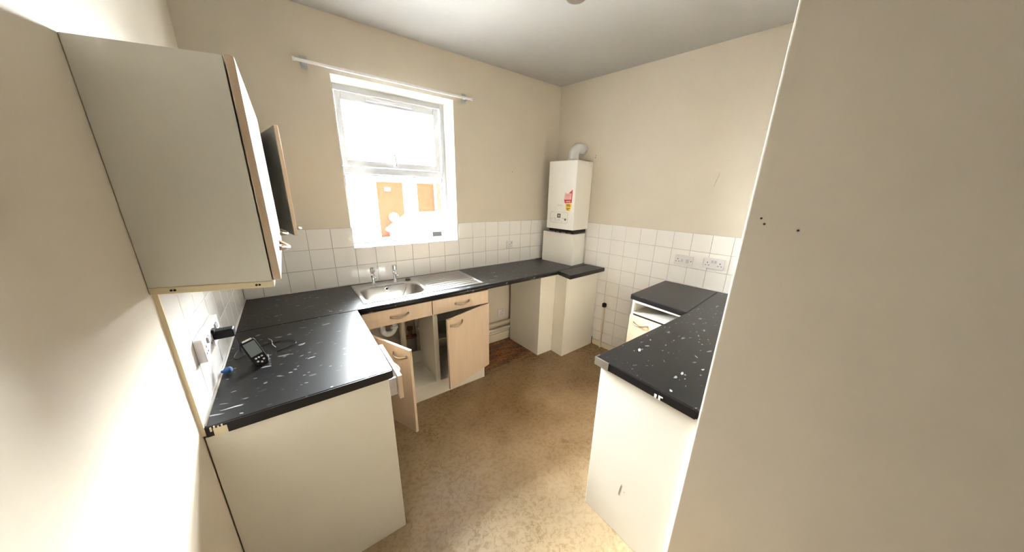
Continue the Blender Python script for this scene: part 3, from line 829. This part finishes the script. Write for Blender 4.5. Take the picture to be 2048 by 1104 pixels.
# ------------------------------------------------------------------ sockets
def rounded_plate(b, w, h, d, Mx):
    b.prism([(p[0], p[1]) for p in rrect(-w / 2, -h / 2, w / 2, h / 2, .008, 0, 4)], 0, d, Mx)
def pin_holes(s, u, v, w, Mx):
    for du, dv, a, c in ((0, .011, .0028, .0046), (-.0115, -.010, .0040, .0024), (.0115, -.010, .0040, .0024)):
        MB().prism([(u + du - a, v + dv - c), (u + du + a, v + dv - c), (u + du + a, v + dv + c), (u + du - a, v + dv + c)], w, w + .0006, Mx).build('pin_hole', M_HOLE, s)
def socket(name, loc, rz, label, w=.146, gangs=2, kind='double', depth=.024, tilt=0):
    s = tag(empty(name, loc, rz), label, 'socket')
    # local: plate stands in the xz plane, facing -y
    Mx = Matrix(((1, 0, 0, 0), (0, 0, -1, 0), (0, 1, 0, 0), (0, 0, 0, 1)))
    b = MB(); rounded_plate(b, w, .086, depth, Mx)
    b.build('plate', M_PLASTIC, s, bevel=.004, seg=3)
    rk = []
    if kind == 'double':
        pin_holes(s, -.045, -.004, depth, Mx); pin_holes(s, .045, -.004, depth, Mx)
        rk = [(-.011, .018, .0075, .011), (.011, .018, .0075, .011)]
    elif kind == 'cooker':
        pin_holes(s, -.044, -.002, depth, Mx)
        MB().prism([(.060, -.004), (.066, -.004), (.066, .004), (.060, .004)], depth, depth + .0006, Mx).build('screw', M_HOLE, s)
        rk = [(-.008, -.002, .008, .012), (.034, -.003, .012, .017)]
    else:
        pin_holes(s, 0, -.008, depth, Mx); rk = [(.020, .020, .0065, .010)]
    for u, v, a, c in rk:
        MB().prism([(u - a, v - c), (u + a, v - c), (u + a, v + c), (u - a, v + c)], depth, depth + .006, Mx).build('switch', M_UPVC, s, bevel=.002)
    return s
e = R(1.497, .008); socket('wall_socket', (e[0], e[1], 1.137), PHI - pi / 2, 'white cooker socket with a large rocker switch, left one above the short worktop', kind='cooker')
e = R(1.728, .008); socket('wall_socket', (e[0], e[1], 1.147), PHI - pi / 2, 'white double socket nearest the partition wall on the right', kind='double')
socket('wall_socket', (.008, -1.209, 1.120), pi / 2, 'empty white double socket on the left tiles nearest the camera')
socket('wall_socket', (.008, -1.060, 1.115), pi / 2, 'white double socket with the black charger plugged in')
socket('wall_socket', (2.212, -.008, 1.124), 0, 'single white socket on the tiles under the window wall', w=.086, kind='single', depth=.012)
socket('wall_socket', (2.110, -.001, .345), 0, 'faint single socket low on the wall in the appliance gap', w=.090, kind='single', depth=.010)

# ------------------------------------------------------------------ charger, handheld, cables, cap
ch = tag(empty('phone_charger', (.030, -1.122, 1.118)), 'black plug-in charger sticking out of the left wall socket', 'charger')
MB().box(.000, -.020, -.017, .062, .020, .017).build('body', M_BLACKP, ch, bevel=.006, seg=3)
MB().box(.000, -.024, .010, .010, .006, .026).build('clip', M_BLACKP, ch, bevel=.002)
cw = [(.058, 0, -.012), (.066, -.002, -.05), (.06, .02, -.10), (.05, .14, -.170), (.047, .22, -.188), (.032, .29, -.190), (.014, .24, -.190), (.008, .18, -.190), (.022, .15, -.190), (.047, .18, -.191), (.062, .22, -.1915), (.077, .14, -.1925), (.085, .08, -.1925)]
def smooth_path(P, n=6):
    P = [Vector(p) for p in P]; out = []
    for i in range(len(P) - 1):
        p0, p1, p2, p3 = P[max(i - 1, 0)], P[i], P[i + 1], P[min(i + 2, len(P) - 1)]
        for k in range(n):
            t = k / n
            out.append(.5 * ((2 * p1) + (p2 - p0) * t + (2 * p0 - 5 * p1 + 4 * p2 - p3) * t * t + (3 * p1 - p0 - 3 * p2 + p3) * t ** 3))
    out.append(P[-1]); return out
MB().tube(smooth_path(cw), .0022, 6).build('cable', M_CABLE, ch)
ph = tag(empty('handset', (.143, -1.068, H + .001)), 'small black handset with grey screen leaning upright on the left worktop', 'phone')
# local: screen faces -y/+x, leaning back
Mh = Matrix.Translation((0, 0, 0)) @ Matrix.Rotation(math.radians(20), 4, 'Z') @ Matrix.Rotation(math.radians(-22), 4, 'X') @ Matrix.Rotation(math.radians(-12), 4, 'Y')
bh = MB()
hp = [(p[0], p[1]) for p in rrect(-.027, 0, .027, .125, .016, 0, 5)]
Mz = Mh @ Matrix(((1, 0, 0, 0), (0, 0, -1, 0), (0, 1, 0, 0), (0, 0, 0, 1)))
bh.prism(hp, -.009, .009, Mz)
bh.build('body', M_BLACKP, ph, bevel=.004, seg=3)
MB().prism([(-.021, .048), (.021, .048), (.021, .110), (-.021, .110)], .009, .0098, Mz).build('screen', M_SCREEN, ph)
MB().prism([(-.018, .117), (.018, .117), (.016, .1245), (-.016, .1245)], .0075, .0098, Mz).build('top_cap', M_PLASTIC, ph, bevel=.001)
for u, v in ((-.011, .035), (.011, .035), (0, .035), (-.011, .020), (.011, .020), (0, .012)):
    MB().lathe([(.0042, .009), (.0042, .0106), (.003, .0112), (.0001, .0112)], 8, Mz @ Matrix.Translation((u, v, 0))).build('button', M_ALU, ph)
MB().box(-.020, .004, 0, .020, .052, .020).build('stand', M_BLACKP, ph, bevel=.004)
lead = [(.128, -1.03, .928), (.105, -.93, .926), (.12, -.88, .925), (.165, -.862, .925), (.215, -.862, .925), (.255, -.89, .926), (.262, -.93, .926), (.225, -.955, .9255), (.19, -.975, .925)]
tag(MB().tube(smooth_path(lead), .0021, 6).build('loose_cable', M_CABLE), 'thin black cable looping over the worktop behind the handset', 'cable')
l2 = [(.155, -.80, .926), (.168, -.83, .925), (.172, -.88, .925), (.185, -.92, .925)]
tag(MB().tube(smooth_path(l2), .0016, 6).build('loose_wire', mat('pale_wire', (.55, .53, .50), .4)), 'short pale wire lying across the black cable loop', 'cable')
bc = MB()
bc.lathe([(.012, 0), (.013, .004), (.013, .018), (.009, .022), (.0001, .022)], 10, Matrix.Translation((.025, -1.075, H + .014)) @ Matrix.Rotation(math.radians(80), 4, 'Y') @ Matrix.Rotation(.3, 4, 'X'))
bc.lathe([(.006, -.012), (.006, 0)], 8, Matrix.Translation((.025, -1.075, H + .014)) @ Matrix.Rotation(math.radians(80), 4, 'Y'))
tag(bc.build('bottle_cap', M_BLUE, bevel=.001), 'small blue plastic cap on the left worktop by the tiles', 'cap')

# display on the sill
ds = tag(empty('energy_monitor', (1.448, .12, WZ0 + .004)), 'white display unit with a grey screen standing on the window sill', 'monitor')
Md = Matrix.Rotation(math.radians(-10), 4, 'X') @ Matrix(((1, 0, 0, 0), (0, 0, -1, 0), (0, 1, 0, 0), (0, 0, 0, 1)))
b = MB(); b.prism([(p[0], p[1]) for p in rrect(-.062, 0, .062, .090, .008, 0, 4)], 0, .014, Md)
b.build('body', M_PLASTIC, ds, bevel=.003)
MB().prism([(-.044, .030), (.044, .030), (.044, .070), (-.044, .070)], .014, .0148, Md).build('screen', M_LCD, ds)
MB().box(-.02, .0, 0, .02, .045, .012).build('stand', M_PLASTIC, ds)

# ------------------------------------------------------------------ curtain rail
cr = tag(empty('curtain_rail', (1.13, -.055, 2.43)), 'white curtain rail mounted above the window', 'rail')
MB().box(-.615, -.006, -.009, .622, .006, .009).build('rail', M_RAIL, cr, bevel=.003)
for x in (-.565, .575):
    k = MB().box(x - .014, .004, -.012, x + .014, .055, .012).box(x - .020, .050, -.034, x + .020, .055, .044)
    k.build('bracket', M_UPVC, cr, bevel=.002)
for x in (-.620, .627):
    MB().box(x - .006, -.009, -.012, x + .006, .009, .012).build('end_stop', M_RAIL, cr, bevel=.003)

# ceiling fitting, just its rim in view
lf = tag(empty('ceiling_fitting', (1.825, -1.165, ZC)), 'small round dark fitting on the ceiling at the top edge', 'fitting')
MB().lathe([(.060, 0), (.062, -.010), (.055, -.026), (.035, -.034), (.0001, -.036)], 28).build('cover', mat('fitting_grey', (.20, .17, .13), .5), lf)

# ------------------------------------------------------------------ outside
def house_brick():
    m = mat('orange_brick', (.36, .085, .04), .9)
    tc = nd(m, 'ShaderNodeTexCoord'); mp = nd(m, 'ShaderNodeMapping'); mp.inputs['Rotation'].default_value = (pi / 2, 0, 0)
    lk(m, tc.outputs['Object'], mp.inputs[0])
    br = nd(m, 'ShaderNodeTexBrick'); br.inputs['Scale'].default_value = 4.4
    br.inputs['Color1'].default_value = (.085, .0034, .0016, 1); br.inputs['Color2'].default_value = (.07, .0026, .0012, 1); br.inputs['Mortar'].default_value = (.09, .0055, .0028, 1)
    br.inputs['Mortar Size'].default_value = .02
    lk(m, mp.outputs[0], br.inputs['Vector']); lk(m, br.outputs['Color'], bs(m).inputs['Base Color'])
    return m
M_BRICK = house_brick()
bs(M_BRICK).inputs['Specular IOR Level'].default_value = 0.0
M_RENDER = paint('white_render', (.26, .255, .25), .9)
M_ROOFW = mat('pale_roof', (.25, .25, .25), .8)
hs = tag(empty('house', (3.5, 9, -3)), 'white rendered house with orange brick panels seen through the window', 'house')
offh = (3.5, 9, -3)
wpart(MB().box(-6, 8.05, -3, 12, 10.5, 2.0), 'wall', M_RENDER, hs, offh)
for a, c, z in ((2.72, 3.53, -.4), (4.02, 4.88, -.4), (-4.0, -2.8, -.4)):
    wpart(MB().box(a, 8.0, z, c, 8.06, 1.90), 'brick_panel', M_BRICK, hs, offh)
wpart(MB().prism([(7.99, 2.0), (10.7, 2.0), (9.3, 3.3)], -6.2, 12.2, Matrix(((0, 0, 1, 0), (1, 0, 0, 0), (0, 1, 0, 0), (0, 0, 0, 1)))), 'roof', M_ROOFW, hs, offh)
wpart(MB().tube([(4.62, 7.93, -3), (4.62, 7.93, 1.9)], .04, 8), 'drainpipe', M_UPVC, hs, offh)
wpart(MB().box(2.95, 7.97, 1.62, 3.12, 8.0, 1.72), 'alarm_box', M_UPVC, hs, offh)
pc = tag(empty('porch', (3.5, 6.5, -3)), 'pale roofed extension in front of the house outside the window', 'porch')
offq = (3.5, 6.5, -3)
wpart(MB().box(2.98, 5.9, -3, 5.0, 7.97, .42), 'wall', M_RENDER, pc, offq)
zr = .42
rv = [(2.86, 5.75, zr), (5.15, 5.75, zr), (5.15, 7.97, zr), (2.86, 7.97, zr), (3.25, 6.85, 1.0), (4.5, 6.85, 1.02), (2.86, 5.75, zr - .06), (5.15, 5.75, zr - .06), (5.15, 7.97, zr - .06), (2.86, 7.97, zr - .06)]
wpart(MB().add(rv, [(0, 1, 5, 4), (1, 2, 5), (2, 3, 4, 5), (3, 0, 4), (6, 7, 1, 0), (7, 8, 2, 1), (8, 9, 3, 2), (9, 6, 0, 3), (9, 8, 7, 6)]), 'roof', M_ROOFW, pc, offq)
dd = tag(empty('satellite_dish', (3.10, 7.98, .74)), 'round white satellite dish on the brick panel outside', 'dish')
Mdish = Matrix.Translation((0, -.20, .05)) @ Matrix.Scale(.68, 4) @ Matrix.Rotation(math.radians(80), 4, 'X')
MB().lathe([(.0001, 0), (.10, .008), (.17, .03), (.22, .06), (.21, .06), (.16, .036), (.0001, .012)], 24, Mdish).build('dish', M_UPVC, dd)
MB().tube([(0, -.18, .05), (0, 0, 0)], .02, 8).build('arm', M_UPVC, dd)
gr = MB().box(-14, .6, -3.1, 18, 40, -3.0).build('ground', mat('grey_paving', (.16, .155, .15), .9))
struct(gr, 'grey paving outside the window')
